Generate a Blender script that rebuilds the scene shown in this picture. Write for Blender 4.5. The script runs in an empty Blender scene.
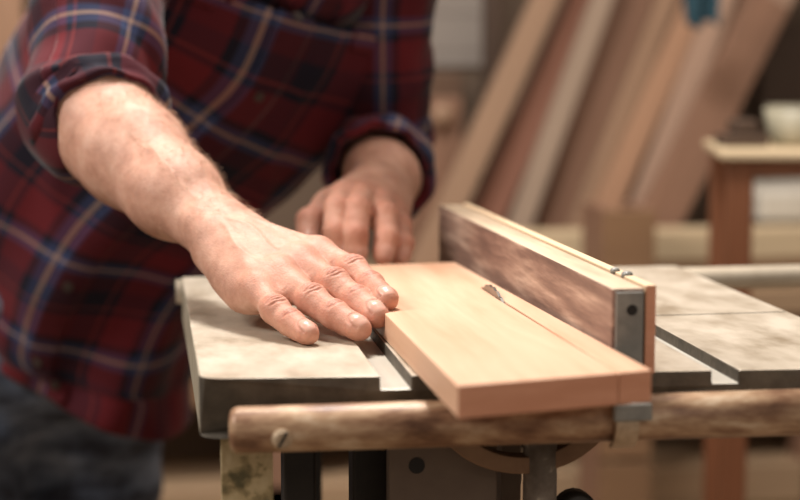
import bpy, bmesh, math, random
import numpy as np
from mathutils import Vector, Matrix, noise

random.seed(7); np.random.seed(7)
scene = bpy.context.scene
COL = scene.collection

# ------------------------------------------------------------------ camera, world, lights, exposure
F = 1650.0; HOR = 45.0; VPX = 115.0; TOP = 0.9
pitch = math.atan((250-HOR)/F); yaw = math.atan((400-VPX)/math.hypot(F, 250-HOR))
fwd = np.array([math.sin(yaw)*math.cos(pitch), math.cos(yaw)*math.cos(pitch), -math.sin(pitch)])
rgt = np.array([math.cos(yaw), -math.sin(yaw), 0.0]); upv = np.cross(rgt, fwd)
CAM = np.array([-0.04944, -1.05024, 1.1133])
cd = bpy.data.cameras.new('camera'); cam = bpy.data.objects.new('camera', cd); COL.objects.link(cam)
cam.location = CAM
cam.rotation_euler = (math.pi/2-pitch, 0, -yaw)
cd.sensor_width = 36.0; cd.lens = F/800*36
cd.clip_start = 0.02; cd.clip_end = 60
cd.dof.use_dof = True; cd.dof.focus_distance = 1.21; cd.dof.aperture_fstop = 3.7
scene.camera = cam
scene.view_settings.view_transform = 'Standard'; scene.view_settings.look = 'None'
scene.view_settings.gamma = 1.0; scene.view_settings.use_curve_mapping = False
scene.view_settings.exposure = 0.0

W = bpy.data.worlds.new('world'); scene.world = W; W.use_nodes = True
W.node_tree.nodes['Background'].inputs[0].default_value = (1.0, 0.86, 0.72, 1)
W.node_tree.nodes['Background'].inputs[1].default_value = 0.20

def area(name, loc, target, size, power, col, sy=None):
    l = bpy.data.lights.new(name, 'AREA'); l.energy = power; l.color = col
    l.shape = 'RECTANGLE'; l.size = size; l.size_y = sy or size
    o = bpy.data.objects.new(name, l); COL.objects.link(o); o.location = loc
    o.rotation_euler = (Vector(target)-Vector(loc)).to_track_quat('-Z', 'Y').to_euler()
    return o
area('key_light', (0.14, 0.76, 2.55), (0.10, 0.22, 0.9), 0.45, 50, (1.0, 0.95, 0.89))
area('side_light', (-1.35, 0.05, 2.2), (0.0, 0.35, 1.0), 0.6, 30, (1.0, 0.92, 0.84))
area('front_light', (0.9, -1.7, 1.9), (0.3, 0.1, 0.7), 0.9, 7, (1.0, 0.88, 0.76))  # added fill, only there to brighten the front faces
area('back_light', (1.3, 1.1, 2.9), (0.9, 2.2, 0.9), 1.2, 15, (1.0, 0.82, 0.68))

# ------------------------------------------------------------------ pixel helpers (points of the place, taken from the photograph)
def ray(px, py): return fwd + rgt*(px-400)/F - upv*(py-250)/F
def atz(px, py, z): d = ray(px, py); return CAM + d*((z-CAM[2])/d[2])
def aty(px, py, y): d = ray(px, py); return CAM + d*((y-CAM[1])/d[1])

# ------------------------------------------------------------------ object helpers
def tag(o, label=None, cat=None, group=None, kind=None):
    if label: o['label'] = label
    if cat: o['category'] = cat
    if group: o['group'] = group
    if kind: o['kind'] = kind
    return o
def empty(name, loc, label, cat, group=None):
    o = bpy.data.objects.new(name, None); COL.objects.link(o); o.location = loc
    o.empty_display_size = 0.05
    return tag(o, label, cat, group)
def wloc(o):
    v = Vector((0, 0, 0))
    while o is not None: v += o.location; o = o.parent
    return v
def part(name, verts, faces, mat, parent=None, loc=None, smooth=False, bevel=0, uv=None):
    """ONE mesh object; verts are in place coordinates, parents are never rotated"""
    base = wloc(parent) if parent is not None else Vector((0, 0, 0))
    V = np.asarray(verts, dtype=float)
    if loc is None:
        loc = Vector((0, 0, 0)) if parent is not None else Vector((V[:, 0].mean(), V[:, 1].mean(), V[:, 2].min()))
    else: loc = Vector(loc)-base
    off = np.array(base+loc)
    me = bpy.data.meshes.new(name); me.from_pydata((V-off).tolist(), [], [list(map(int, f)) for f in faces]); me.update()
    bm = bmesh.new(); bm.from_mesh(me); bmesh.ops.recalc_face_normals(bm, faces=bm.faces); bm.to_mesh(me); bm.free()
    if uv is not None:
        l = me.uv_layers.new(name='UVMap'); idx = np.empty(len(me.loops), dtype=np.int32); me.loops.foreach_get('vertex_index', idx)
        l.data.foreach_set('uv', np.asarray(uv, dtype=np.float32)[idx].ravel())
    if smooth: me.polygons.foreach_set('use_smooth', [True]*len(me.polygons))
    for m in (mat if isinstance(mat, (list, tuple)) else [mat]): me.materials.append(m)
    o = bpy.data.objects.new(name, me); COL.objects.link(o); o.location = loc
    if parent is not None: o.parent = parent
    if bevel:
        b = o.modifiers.new('bevel', 'BEVEL'); b.width = bevel; b.segments = 2; b.limit_method = 'ANGLE'; b.angle_limit = 0.6
    return o
class MB:
    def __init__(s): s.v = []; s.f = []
    def add(s, v, f):
        n = len(s.v); s.v += [tuple(map(float, p)) for p in v]; s.f += [[i+n for i in q] for q in f]; return s
    def hexa(s, c8): return s.add(c8, [(0,3,2,1),(4,5,6,7),(0,1,5,4),(1,2,6,5),(2,3,7,6),(3,0,4,7)])
    def box(s, x0, x1, y0, y1, z0, z1):
        return s.hexa([(x0,y0,z0),(x1,y0,z0),(x1,y1,z0),(x0,y1,z0),(x0,y0,z1),(x1,y0,z1),(x1,y1,z1),(x0,y1,z1)])
    def tube(s, pts, r, n=16, cap=True, sx=1.0):
        pts = [Vector(p) for p in pts]; rs = r if isinstance(r, (list, tuple)) else [r]*len(pts)
        v = []; f = []; ref = None
        for i, p in enumerate(pts):
            t = (pts[min(i+1, len(pts)-1)]-pts[max(i-1, 0)]).normalized()
            if ref is None: ref = Vector((0, 0, 1)) if abs(t.z) < .9 else Vector((1, 0, 0))
            a = (ref-t*ref.dot(t)).normalized(); ref = a; b = t.cross(a)
            for k in range(n):
                an = 2*math.pi*k/n; v.append(p+(a*math.cos(an)*sx+b*math.sin(an))*rs[i])
        for i in range(len(pts)-1):
            for k in range(n): f.append((i*n+k, i*n+(k+1) % n, (i+1)*n+(k+1) % n, (i+1)*n+k))
        if cap: f.append(list(range(n))[::-1]); f.append([(len(pts)-1)*n+k for k in range(n)])
        return s.add(v, f)
    def prism(s, poly, d0, d1, axis='z'):
        n = len(poly); v = []
        for d in (d0, d1):
            for a, b in poly: v.append({'z': (a, b, d), 'y': (a, d, b), 'x': (d, a, b)}[axis])
        f = [list(range(n))[::-1], [n+i for i in range(n)]]+[(i, (i+1) % n, n+(i+1) % n, n+i) for i in range(n)]
        return s.add(v, f)
    def build(s, name, mat, parent=None, **k): return part(name, s.v, s.f, mat, parent, **k)

# ------------------------------------------------------------------ materials
def newmat(name):
    m = bpy.data.materials.new(name); m.use_nodes = True; nt = m.node_tree
    return m, nt, nt.nodes['Principled BSDF']
def N(nt, t, **kw):
    n = nt.nodes.new(t)
    for k, v in kw.items():
        if k in n.inputs: n.inputs[k].default_value = v
        else: setattr(n, k, v)
    return n
def ramp(nt, stops, interp='LINEAR'):
    r = nt.nodes.new('ShaderNodeValToRGB'); cr = r.color_ramp; cr.interpolation = interp
    while len(cr.elements) < len(stops): cr.elements.new(1.0)
    for e, (p, c) in zip(cr.elements, stops): e.position = p; e.color = (*c, 1)
    return r
def surf(name, stops, scale=10, stretch=(1, 1, 1), rough=0.5, metal=0.0, bump=0.0, bscale=None, detail=6, rvar=0.0, spec=0.5, dist=0.0, sss=0):
    """noise coloured procedural surface; stops = colour ramp of the noise"""
    m, nt, b = newmat(name); L = nt.links.new
    tc = N(nt, 'ShaderNodeTexCoord'); mp = N(nt, 'ShaderNodeMapping'); mp.inputs['Scale'].default_value = stretch
    L(tc.outputs['Object'], mp.inputs['Vector'])
    no = N(nt, 'ShaderNodeTexNoise', Scale=scale, Detail=detail, Roughness=0.6, Distortion=dist); L(mp.outputs[0], no.inputs['Vector'])
    cr = ramp(nt, stops); L(no.outputs['Fac'], cr.inputs[0]); L(cr.outputs[0], b.inputs['Base Color'])
    b.inputs['Roughness'].default_value = rough; b.inputs['Metallic'].default_value = metal
    b.inputs['Specular IOR Level'].default_value = spec
    if rvar:
        mr = N(nt, 'ShaderNodeMapRange'); mr.inputs['To Min'].default_value = rough-rvar; mr.inputs['To Max'].default_value = rough+rvar
        L(no.outputs['Fac'], mr.inputs[0]); L(mr.outputs[0], b.inputs['Roughness'])
    if bump:
        n2 = N(nt, 'ShaderNodeTexNoise', Scale=bscale or scale*3, Detail=5); L(mp.outputs[0], n2.inputs['Vector'])
        bu = N(nt, 'ShaderNodeBump', Strength=bump, Distance=0.002); L(n2.outputs['Fac'], bu.inputs['Height']); L(bu.outputs[0], b.inputs['Normal'])
    return m
def wood(name, c1, c2, axis='y', scale=9, rough=0.55, bump=0.08):
    st = {'x': (0.09, 1, 1), 'y': (1, 0.09, 1), 'z': (1, 1, 0.09)}[axis]
    return surf(name, [(0.32, c1), (0.50, tuple((a+b)/2 for a, b in zip(c1, c2))), (0.66, c2)], scale=scale*4, stretch=st, rough=rough, bump=bump, detail=8, dist=0.4)

M = {}
M['board'] = wood('pale_pine', (0.80, 0.52, 0.36), (0.66, 0.37, 0.23), 'y', 10, 0.45)
M['board_end'] = surf('pine_end_grain', [(0.3, (0.80, 0.40, 0.26)), (0.6, (0.66, 0.30, 0.18))], 30, (0.3, 1, 2), 0.65, bump=0.1)
M['fence_wood'] = wood('fence_strip_wood', (0.88, 0.68, 0.46), (0.76, 0.52, 0.32), 'y', 8)
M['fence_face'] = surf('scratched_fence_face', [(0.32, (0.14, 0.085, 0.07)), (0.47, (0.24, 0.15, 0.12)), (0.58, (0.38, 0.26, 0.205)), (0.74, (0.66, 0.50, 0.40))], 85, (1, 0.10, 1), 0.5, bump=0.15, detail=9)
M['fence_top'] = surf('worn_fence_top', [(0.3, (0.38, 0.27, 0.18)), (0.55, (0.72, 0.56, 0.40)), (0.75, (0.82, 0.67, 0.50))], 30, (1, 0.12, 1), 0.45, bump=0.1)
M['plate'] = surf('dull_steel_plate', [(0.3, (0.20, 0.20, 0.19)), (0.7, (0.34, 0.335, 0.31))], 60, rough=0.42, metal=0.2, bump=0.1, rvar=0.1)
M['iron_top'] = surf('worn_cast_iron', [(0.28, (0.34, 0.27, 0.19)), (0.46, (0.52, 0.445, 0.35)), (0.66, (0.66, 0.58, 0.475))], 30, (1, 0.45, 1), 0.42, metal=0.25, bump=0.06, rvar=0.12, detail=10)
M['iron_side'] = surf('rough_cast_iron', [(0.3, (0.07, 0.06, 0.048)), (0.7, (0.15, 0.13, 0.105))], 50, rough=0.6, metal=0.3, bump=0.35)  # rough casting; the front face's shade is also in this dark colour
M['iron_left'] = surf('lit_left_cast_iron', [(0.3, (0.30, 0.26, 0.19)), (0.7, (0.46, 0.41, 0.32))], 50, rough=0.6, metal=0.1, bump=0.3)  # light falling on the table's left face, put into a paler colour
M['slot'] = surf('milled_slot', [(0.3, (0.55, 0.5, 0.42)), (0.7, (0.72, 0.68, 0.6))], 40, (1, .2, 1), 0.4, metal=0.2)
M['rail'] = surf('rusty_rail', [(0.30, (0.09, 0.035, 0.02)), (0.44, (0.28, 0.15, 0.085)), (0.56, (0.48, 0.31, 0.19)), (0.68, (0.68, 0.52, 0.37))], 70, (0.32, 1, 1), 0.45, metal=0.1, bump=0.1, rvar=0.12, detail=9)
M['rear_rail'] = surf('pale_rail', [(0.3, (0.50, 0.42, 0.32)), (0.7, (0.70, 0.62, 0.50))], 20, rough=0.45, metal=0.2)
M['screw'] = surf('dull_screw', [(0.3, (0.40, 0.29, 0.19)), (0.7, (0.62, 0.48, 0.34))], 200, rough=0.4, metal=0.3)
M['speckle'] = surf('flaking_paint', [(0.38, (0.13, 0.11, 0.05)), (0.47, (0.36, 0.28, 0.14)), (0.53, (0.58, 0.46, 0.26)), (0.75, (0.74, 0.62, 0.40))], 60, rough=0.55, bump=0.4, detail=8)
M['black'] = surf('black_iron', [(0.3, (0.012, 0.010, 0.009)), (0.7, (0.03, 0.024, 0.02))], 30, rough=0.5, metal=0.2)
M['cab'] = surf('grey_brown_panel', [(0.3, (0.15, 0.105, 0.08)), (0.7, (0.22, 0.165, 0.125))], 12, rough=0.55, metal=0.2)
M['tubeiron'] = surf('worn_steel_tube', [(0.35, (0.24, 0.19, 0.155)), (0.60, (0.40, 0.33, 0.27)), (0.68, (0.75, 0.66, 0.55))], 60, rough=0.4, metal=0.2)
M['brownarc'] = surf('brown_cast_arc', [(0.3, (0.20, 0.11, 0.06)), (0.7, (0.32, 0.19, 0.11))], 30, rough=0.5, metal=0.3)
M['blade'] = surf('saw_blade_steel', [(0.3, (0.14, 0.13, 0.12)), (0.7, (0.24, 0.22, 0.2))], 50, rough=0.3, metal=0.9)
M['floor'] = surf('dusty_floor', [(0.3, (0.22, 0.15, 0.095)), (0.7, (0.36, 0.26, 0.17))], 5, rough=0.8, bump=0.1)
M['wall'] = surf('brown_wall', [(0.3, (0.125, 0.085, 0.06)), (0.7, (0.185, 0.13, 0.092))], 2.5, rough=0.8, bump=0.1)

# ------------------------------------------------------------------ the setting
def struct(name, mb, mat): o = mb.build(name, mat); o['kind'] = 'structure'; return o
struct('floor', MB().box(-2.6, 3.2, -1.8, 2.6, -0.05, 0.0), M['floor'])
struct('wall_back', MB().box(-2.6, 3.2, 2.5, 2.6, 0.0, 3.2), M['wall'])

# ------------------------------------------------------------------ the table saw
saw = empty('table_saw', (0.24, 0.24, 0.0), 'old cast iron table saw with rusty round front rail, board lying on it', 'table saw')
def yf(x):                                        # front edge, with the rounded near left corner
    r = 0.014; base = -0.085*x
    return base + (r-math.sqrt(max(0, r*r-(r-x)**2)) if x < r else 0)
xs0 = [0, 0.0015, 0.004, 0.008, 0.014]
prof = [(x, TOP) for x in xs0]+[(0.116, TOP), (0.116, TOP-0.009), (0.136, TOP-0.009), (0.136, TOP), (0.335, TOP), (0.335, TOP-0.009), (0.353, TOP-0.009), (0.353, TOP), (0.478, TOP),
        (0.478, TOP-0.04)]+[(x, TOP-0.04) for x in (0.353, 0.335, 0.136, 0.116)]+[(x, TOP-0.04) for x in xs0[::-1]]
n = len(prof)
v = [(x, yf(x), z) for x, z in prof]+[(x+0.007, 0.476, z) for x, z in prof]
f = [(i, (i+1) % n, n+(i+1) % n, n+i) for i in range(n)]+[list(range(n)), [n+i for i in range(n)][::-1]]
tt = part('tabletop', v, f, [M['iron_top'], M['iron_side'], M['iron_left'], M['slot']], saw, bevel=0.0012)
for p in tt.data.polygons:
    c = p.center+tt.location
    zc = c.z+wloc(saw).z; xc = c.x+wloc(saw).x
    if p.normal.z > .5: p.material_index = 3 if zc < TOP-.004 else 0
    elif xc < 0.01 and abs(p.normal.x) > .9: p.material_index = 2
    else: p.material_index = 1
# seam of the extension wing: a shallow dark steel joint strip let into the top
MB().box(0.3535, 0.478, 0.1900, 0.1915, TOP-0.006, TOP+0.0003).build('joint_seam', M['iron_side'], saw)
# front rail
rp0 = aty(238, 430, -0.022); rp1 = aty(800, 412, -0.066); dr = (rp1-rp0)
rp1 = rp0+dr*1.25
R0 = 0.0150
def rl(t): return rp0+(rp1-rp0)*t
mb = MB(); mb.tube([rl(-0.012), rl(-0.010), rl(-0.004), rl(0.0), rl(0.5), rl(1.0)], [0.009, 0.0125, 0.0145, R0, R0, R0], 40)
rail = mb.build('front_rail', M['rail'], saw, smooth=True)
sc_ = aty(280, 434, float(rl(0.075)[1]))
mb = MB(); c = np.array(sc_); mb.tube([c+(0, -0.0125, 0), c+(0, -0.0155, 0), c+(0, -0.0172, 0)], [0.0068, 0.0066, 0.0045], 20)
scr = mb.build('screw', M['screw'], rail, smooth=False)
a = math.radians(60)
hx = np.array([math.cos(a), 0, math.sin(a)])*0.0055; wx = np.array([-math.sin(a), 0, math.cos(a)])*0.0009; dy = np.array([0, 0.0008, 0])
q = c+(0, -0.0174, 0)
MB().hexa([q-hx-wx, q+hx-wx, q+hx-wx+dy, q-hx-wx+dy, q-hx+wx, q+hx+wx, q+hx+wx+dy, q-hx+wx+dy]).build('screw_slot', M['black'], rail)
# rear rail
MB().tube([(0.002, 0.492, 0.884), (0.95, 0.492, 0.884)], 0.0115, 24).build('rear_rail', M['rear_rail'], saw, smooth=True)
# blade
cb = Vector((0.2375, 0.196, TOP+0.0265-0.100)); nT = 48; poly = []
for k in range(nT):
    a0 = 2*math.pi*k/nT; poly += [(cb.y+0.0985*math.cos(a0), cb.z+0.0985*math.sin(a0)), (cb.y+0.100*math.cos(a0+0.05), cb.z+0.100*math.sin(a0+0.05))]
MB().prism(poly, cb.x-0.0011, cb.x+0.0011, 'x').build('saw_blade', M['blade'], saw)
# stand
MB().prism([(aty(221, 500, .03)[0], 0.860), (aty(272, 500, .03)[0], 0.860), (aty(278, 500, .03)[0], 0.0), (aty(228, 500, .03)[0], 0.0)], 0.022, 0.030, 'y').build('leg', M['speckle'], saw)
for px0, px1, Y in ((284, 316, 0.10), (353, 388, 0.10)):
    x0 = aty(px0, 480, Y)[0]; x1 = aty(px1, 480, Y)[0]
    MB().box(x0, x1, Y, Y+0.025, 0.0, 0.860).build('leg', M['black'], saw, bevel=0.002)
x0 = aty(389, 480, 0.05)[0]; x1 = aty(497, 480, 0.05)[0]
MB().box(x0, x1, 0.05, 0.062, 0.45, 0.860).build('side_panel', M['cab'], saw, bevel=0.001)
hc = aty(417, 466, 0.049)
MB().tube([(hc[0], 0.0500, hc[2]), (hc[0], 0.0494, hc[2])], 0.0057, 20).build('bolt_hole', M['black'], saw)
MB().box(x0+0.003, x1+0.02, 0.06, 0.40, 0.40, 0.45).build('motor_tray', M['cab'], saw)
x2 = aty(528, 480, 0.05)[0]
MB().box(x1+0.008, x2, 0.07, 0.10, 0.40, 0.860).build('motor_bracket', M['cab'], saw, bevel=0.001)
xa = aty(540, 470, 0.035)[0]
MB().tube([(xa, 0.035, 0.36), (xa, 0.035, 0.860)], 0.0118, 24).build('height_shaft', M['tubeiron'], saw, smooth=True)
kp = aty(574, 510, 0.04)
MB().tube([kp+(0, -0.012, 0), kp+(0, -0.010, 0), kp+(0, 0.004, 0), kp+(0, 0.006, 0)], [0.012, 0.015, 0.015, 0.011], 18).build('clamp_knob', M['black'], saw, smooth=True)
# trunnion: a curved cast arc
arc = []; ctr = aty(530, 391, 0.02)
for k in range(25):
    an = math.radians(-150+k*125/24.0); arc.append((an, 0.062 if True else 0))
pl = [(ctr[0]+0.070*math.cos(a0), ctr[2]+0.060*math.sin(a0)) for a0, _ in arc]+[(ctr[0]+0.055*math.cos(a0), ctr[2]+0.048*math.sin(a0)) for a0, _ in arc[::-1]]
MB().prism(pl, 0.048-0.02, 0.048-0.006, 'y').build('tilt_arc', M['brownarc'], saw, bevel=0.001)
for x_ in (0.10, 0.22):
    MB().box(x_, x_+0.03, 0.42, 0.445, 0.0, 0.860).build('leg', M['black'], saw, bevel=0.002)
bpy.data.objects['leg']['label'] = 'front left leg in flaking yellow green paint'

# ------------------------------------------------------------------ the board being sawn
zt = TOP+0.0200; zb = TOP+0.0006
bFL = atz(458, 386, zt); bFR = atz(652, 370, zt); bBR = atz(455, 262, zt); bBL = atz(337, 266, zt)
kx = 0.2375; kw = 0.0014
def lerp(a, b, t): return a+(b-a)*t
yk = lerp(bFL[1], bFR[1], (kx-bFL[0])/(bFR[0]-bFL[0]))
kf = 0.2415
outline = [(bFL[0], bFL[1]), (kf-kw*0.15, yk), (kx-kw, 0.150), (kx-kw, 0.232), (kx+kw, 0.232), (kx+kw, 0.150), (kf+kw*0.15, yk+0.0003), (bFR[0], bFR[1]), (bBR[0], bBR[1]), (bBL[0], bBL[1])]
mb = MB().prism(outline, zb, zt, 'z')
bo = mb.build('pine_board', [M['board'], M['board_end']], bevel=0.0008)
for p in bo.data.polygons:
    if abs(p.normal.y) > 0.8: p.material_index = 1
tag(bo, 'pale pine board with a saw kerf, lying flat against the fence', 'board')

# ------------------------------------------------------------------ rip fence
fe = empty('rip_fence', (0.285, 0.25, TOP+0.001), 'long worn rip fence with steel end plate and wooden strip, on the saw table', 'fence')
def lx(y, a, b): return lerp(a[0], b[0], (y-a[1])/(b[1]-a[1]))
fz0, fz1 = TOP+0.001, TOP+0.058
yN, yF = -0.040, 0.530
xl = lambda y: lx(y, bFR, bBR)+0.0008
x_n, x_f = xl(yN), xl(yF)
x_f = x_n-0.004+0.002
wd = 0.0215
def slab(x0n, x1n, x0f, x1f, y0, y1, z0, z1): return MB().hexa([(x0n, y0, z0), (x1n, y0, z0), (x1f, y1, z0), (x0f, y1, z0), (x0n, y0, z1), (x1n, y0, z1), (x1f, y1, z1), (x0f, y1, z1)])
body = slab(x_n, x_n+wd, x_f, x_f+wd, yN, yF, fz0, fz1).build('fence_body', [M['fence_face'], M['fence_top']], fe, bevel=0.0012)
for p in body.data.polygons:
    if p.normal.z > .8: p.material_index = 1
slab(x_n+0.0022, x_n+wd-0.0010, x_n+0.0022, x_n+wd-0.0010, yN-0.0022, yN+0.001, fz0+0.001, fz1-0.0022).build('end_plate', M['plate'], fe, bevel=0.0006)
hp = aty(632, 310, yN-0.0022)
MB().tube([(hp[0], yN-0.0020, hp[2]), (hp[0], yN-0.0026, hp[2])], 0.0036, 18).build('screw_hole', M['black'], fe)
slab(x_n+wd+0.0022, x_n+wd+0.0095, x_f+wd+0.0022, x_f+wd+0.0095, yN+0.004, yF, fz0-0.0003, fz1+0.001).build('wooden_strip', M['fence_wood'], fe, bevel=0.0008)
st_ = bpy.data.objects['wooden_strip']; st_.data.materials[0] = M['fence_wood']; st_.data.materials.append(M['board_end'])
for p in st_.data.polygons:
    if p.normal.y < -.8: p.material_index = 1
slab(x_n+wd, x_n+wd+0.0023, x_f+wd, x_f+wd+0.0023, yN+0.006, yF, fz0+0.002, fz1-0.004).build('groove_liner', M['iron_side'], fe)
for px, py, r in ((615, 271, 0.0034), (627, 275, 0.0040)):
    c = atz(px, py, fz1+0.001)
    MB().tube([(c[0], c[1], fz1-0.0005), (c[0], c[1], fz1+0.0022), (c[0], c[1], fz1+0.0034)], [r, r, r*0.6], 12).build('screw', M['plate'], fe, smooth=True)
MB().tube([(x_n-0.0004, 0.150, fz0+0.028), (x_n+0.0006, 0.150, fz0+0.028)], 0.0022, 10).build('screw_hole', M['black'], fe)
# clamp hooking round the front rail
ry = float(rl(0.55)[1]); rz = float(rl(0.55)[2])
cx0 = aty(614, 415, ry-0.02)[0]; cx1 = aty(652, 415, ry-0.02)[0]
MB().box(cx0, cx1, ry-0.0215, ry-0.0158, aty(630, 421, ry-.02)[2], aty(630, 404, ry-.02)[2]).build('clamp_block', M['plate'], fe, bevel=0.001)
hx0 = aty(617, 430, ry-0.02)[0]; hx1 = aty(640, 430, ry-0.02)[0]
mb = MB(); prof_h = []
for k in range(15):
    an = math.radians(100+k*11.5); prof_h.append((ry+(R0+0.0042)*math.cos(an), rz+(R0+0.0042)*math.sin(an)))
for k in range(14, -1, -1):
    an = math.radians(100+k*11.5); prof_h.append((ry+(R0+0.0010)*math.cos(an), rz+(R0+0.0010)*math.sin(an)))
mb.prism(prof_h, hx0, hx1, 'x').build('clamp_hook', M['screw'], fe, bevel=0.0005)

# ------------------------------------------------------------------ background workshop
woods = {k: wood('wood_'+k, c, tuple(x*0.72 for x in c), 'z', 5) for k, c in dict(
    tan=(0.40, 0.25, 0.16), red=(0.36, 0.165, 0.11), grey=(0.42, 0.31, 0.23), brown=(0.31, 0.17, 0.11), orange=(0.50, 0.29, 0.18),
    pale=(0.50, 0.33, 0.24), dark=(0.095, 0.058, 0.04), darkbrown=(0.14, 0.08, 0.05), straw=(0.66, 0.50, 0.31), rust=(0.24, 0.085, 0.035)).items()}
woodx = {k: wood('sawn_'+k, c, tuple(x*0.72 for x in c), 'x', 5) for k, c in dict(
    tan=(0.46, 0.31, 0.19), pale=(0.66, 0.50, 0.33), brown=(0.30, 0.17, 0.09), straw=(0.72, 0.56, 0.36), rust=(0.24, 0.09, 0.04), dark=(0.10, 0.06, 0.04)).items()}
RZ = 0.66
rack = empty('lumber_bench', (0.9, 2.15, 0), 'long low wooden bench along the back wall carrying boards', 'bench')
MB().box(-0.9, 2.6, 1.85, 2.48, RZ-0.05, RZ).build('bench_top', woodx['tan'], rack, bevel=0.004)
MB().box(-0.9, 2.6, 1.90, 1.93, RZ-0.20, RZ-0.05).build('apron', woodx['brown'], rack, bevel=0.004)
for x_ in (-0.85, 0.2, 1.25, 2.5):
    for y_ in (1.90, 2.38): MB().box(x_, x_+0.08, y_, y_+0.08, 0, RZ-0.05).build('leg', woods['brown'], rack, bevel=0.004)
def plank(px0, py0, px1, py1, w, mat, label, th=0.028, Y0=2.18, dY=0.10, L=1.5):
    a = aty(px0, py0, Y0); b = aty(px1, py1, Y0+0.10*(py0-py1)/200); d = Vector(b-a).normalized()
    s = (RZ+0.002-a[2])/d[2] if d[2] > 0 else 0
    a = Vector(a)+d*s*1.0
    yd = Vector((0, 1, 0)); n_ = (yd-d*yd.dot(d)).normalized(); s_ = d.cross(n_).normalized()
    mb = MB(); h = w/2; t = th/2
    mb.hexa([(-h, -t, 0), (h, -t, 0), (h, t, 0), (-h, t, 0), (-h, -t, L), (h, -t, L), (h, t, L), (-h, t, L)])
    o = mb.build('leaning_board', mat, bevel=0.002, loc=(0, 0, 0))
    Mx = Matrix((s_, n_, d)).transposed()
    if Mx.determinant() < 0: Mx = Matrix((-s_, n_, d)).transposed()
    o.rotation_euler = Mx.to_euler(); o.location = a+n_*0.0+Vector((0, 0, abs(s_.z)*h+abs(n_.z)*t))
    tag(o, label, 'board', 'boards leaning on the back wall')
# y0 a bit staggered so boards rest in front of each other
plank(457, 200, 548, 0, 0.055, woods['tan'], 'leftmost of the tall tan boards leaning on the back wall', L=1.4, Y0=2.09)
plank(500, 195, 586, 0, 0.060, woods['red'], 'reddish brown board leaning between the tan one and the grey one', L=1.4, Y0=2.183)
plank(532, 195, 596, 20, 0.044, woods['grey'], 'greyish pale board with its top end showing, leaning on the wall', L=0.78, Y0=2.143)
plank(585, 205, 650, 0, 0.150, woods['brown'], 'widest brown board leaning at the middle of the row', L=1.32, Y0=2.223)
plank(585, 215, 668, 0, 0.040, woods['tan'], 'narrow tan board leaning in front of the widest brown board', L=1.4, Y0=2.143)
plank(612, 200, 690, 20, 0.050, woods['orange'], 'orange tan board leaning left of the pale rightmost board', L=0.9, Y0=2.103)
plank(650, 195, 712, 30, 0.048, woods['pale'], 'pale pinkish board, rightmost of the leaning row', L=0.84, Y0=2.063)
plank(668, 200, 742, 0, 0.060, woods['darkbrown'], 'dark brown board leaning behind the pale rightmost board', L=1.32, Y0=2.223)

def bx(name, px0, py0, px1, py1, Y, depth, mat, label, cat, group=None, z0=None, bevel=0.003):
    a = aty(px0, py1, Y); b = aty(px1, py0, Y)
    o = MB().box(a[0], b[0], Y, Y+depth, a[2] if z0 is None else z0, b[2]).build(name, mat, bevel=bevel)
    return tag(o, label, cat, group)
# boards stacked flat on the bench
zz = RZ+0.001
for k, (x0, x1, h, m, lab) in enumerate([
    (0.62, 1.95, 0.030, 'pale', 'pale thick board, lowest of the flat stack on the bench'),
    (0.70, 1.90, 0.022, 'brown', 'brown board, second from the bottom of the flat stack on the bench'),
    (0.66, 1.95, 0.055, 'straw', 'straw coloured beam on top of the flat stack on the bench')]):
    o = MB().box(x0, x1, 1.86, 1.95, zz, zz+h).build('stacked_board', woodx[m], bevel=0.003); zz += h+0.001
    tag(o, lab, 'board', 'boards stacked on the bench')
a = aty(606, 262, 1.70)
bxz = aty(655, 205, 1.80)
# crate on the floor in front of the bench
cr = empty('wooden_crate', (float(aty(630, 230, 1.72)[0]), 1.74, 0), 'brown wooden crate standing before the bench', 'crate')
x0 = aty(604, 230, 1.66)[0]; x1 = aty(656, 230, 1.66)[0]; zt_ = aty(630, 206, 1.66)[2]
for k in range(5):
    z0 = 0.10+k*(zt_-0.10)/5; MB().box(x0, x1, 1.66, 1.672, z0, z0+(zt_-0.10)/5-0.008).build('slat', woodx['brown'], cr, bevel=0.002)
for x_ in (x0+0.001, x1-0.021): MB().box(x_, x_+0.02, 1.673, 1.80, 0, zt_-0.005).build('side_panel', woods['brown'], cr, bevel=0.002)
MB().box(x0+0.022, x1-0.022, 1.673, 1.80, 0.1, 0.112).build('bottom_panel', woods['brown'], cr)
# beams on the floor under the bench, seen below the saw rail
for k, (x0, x1, z0, z1, m, lab) in enumerate([
    (0.1, 2.0, 0.00, 0.13, 'pale', 'pale squared timber lying on the floor under the bench, lowest'),
    (0.2, 2.1, 0.131, 0.23, 'straw', 'straw coloured squared timber on top of the lowest timber under the bench'),
    (0.0, 1.9, 0.231, 0.31, 'tan', 'tan squared timber topmost of the pile under the bench')]):
    tag(MB().box(x0, x1, 1.88-0.02*k+0.06, 2.12, z0, z1).build('floor_timber', woodx[m], bevel=0.004), lab, 'timber', 'timbers under the bench')
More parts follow.
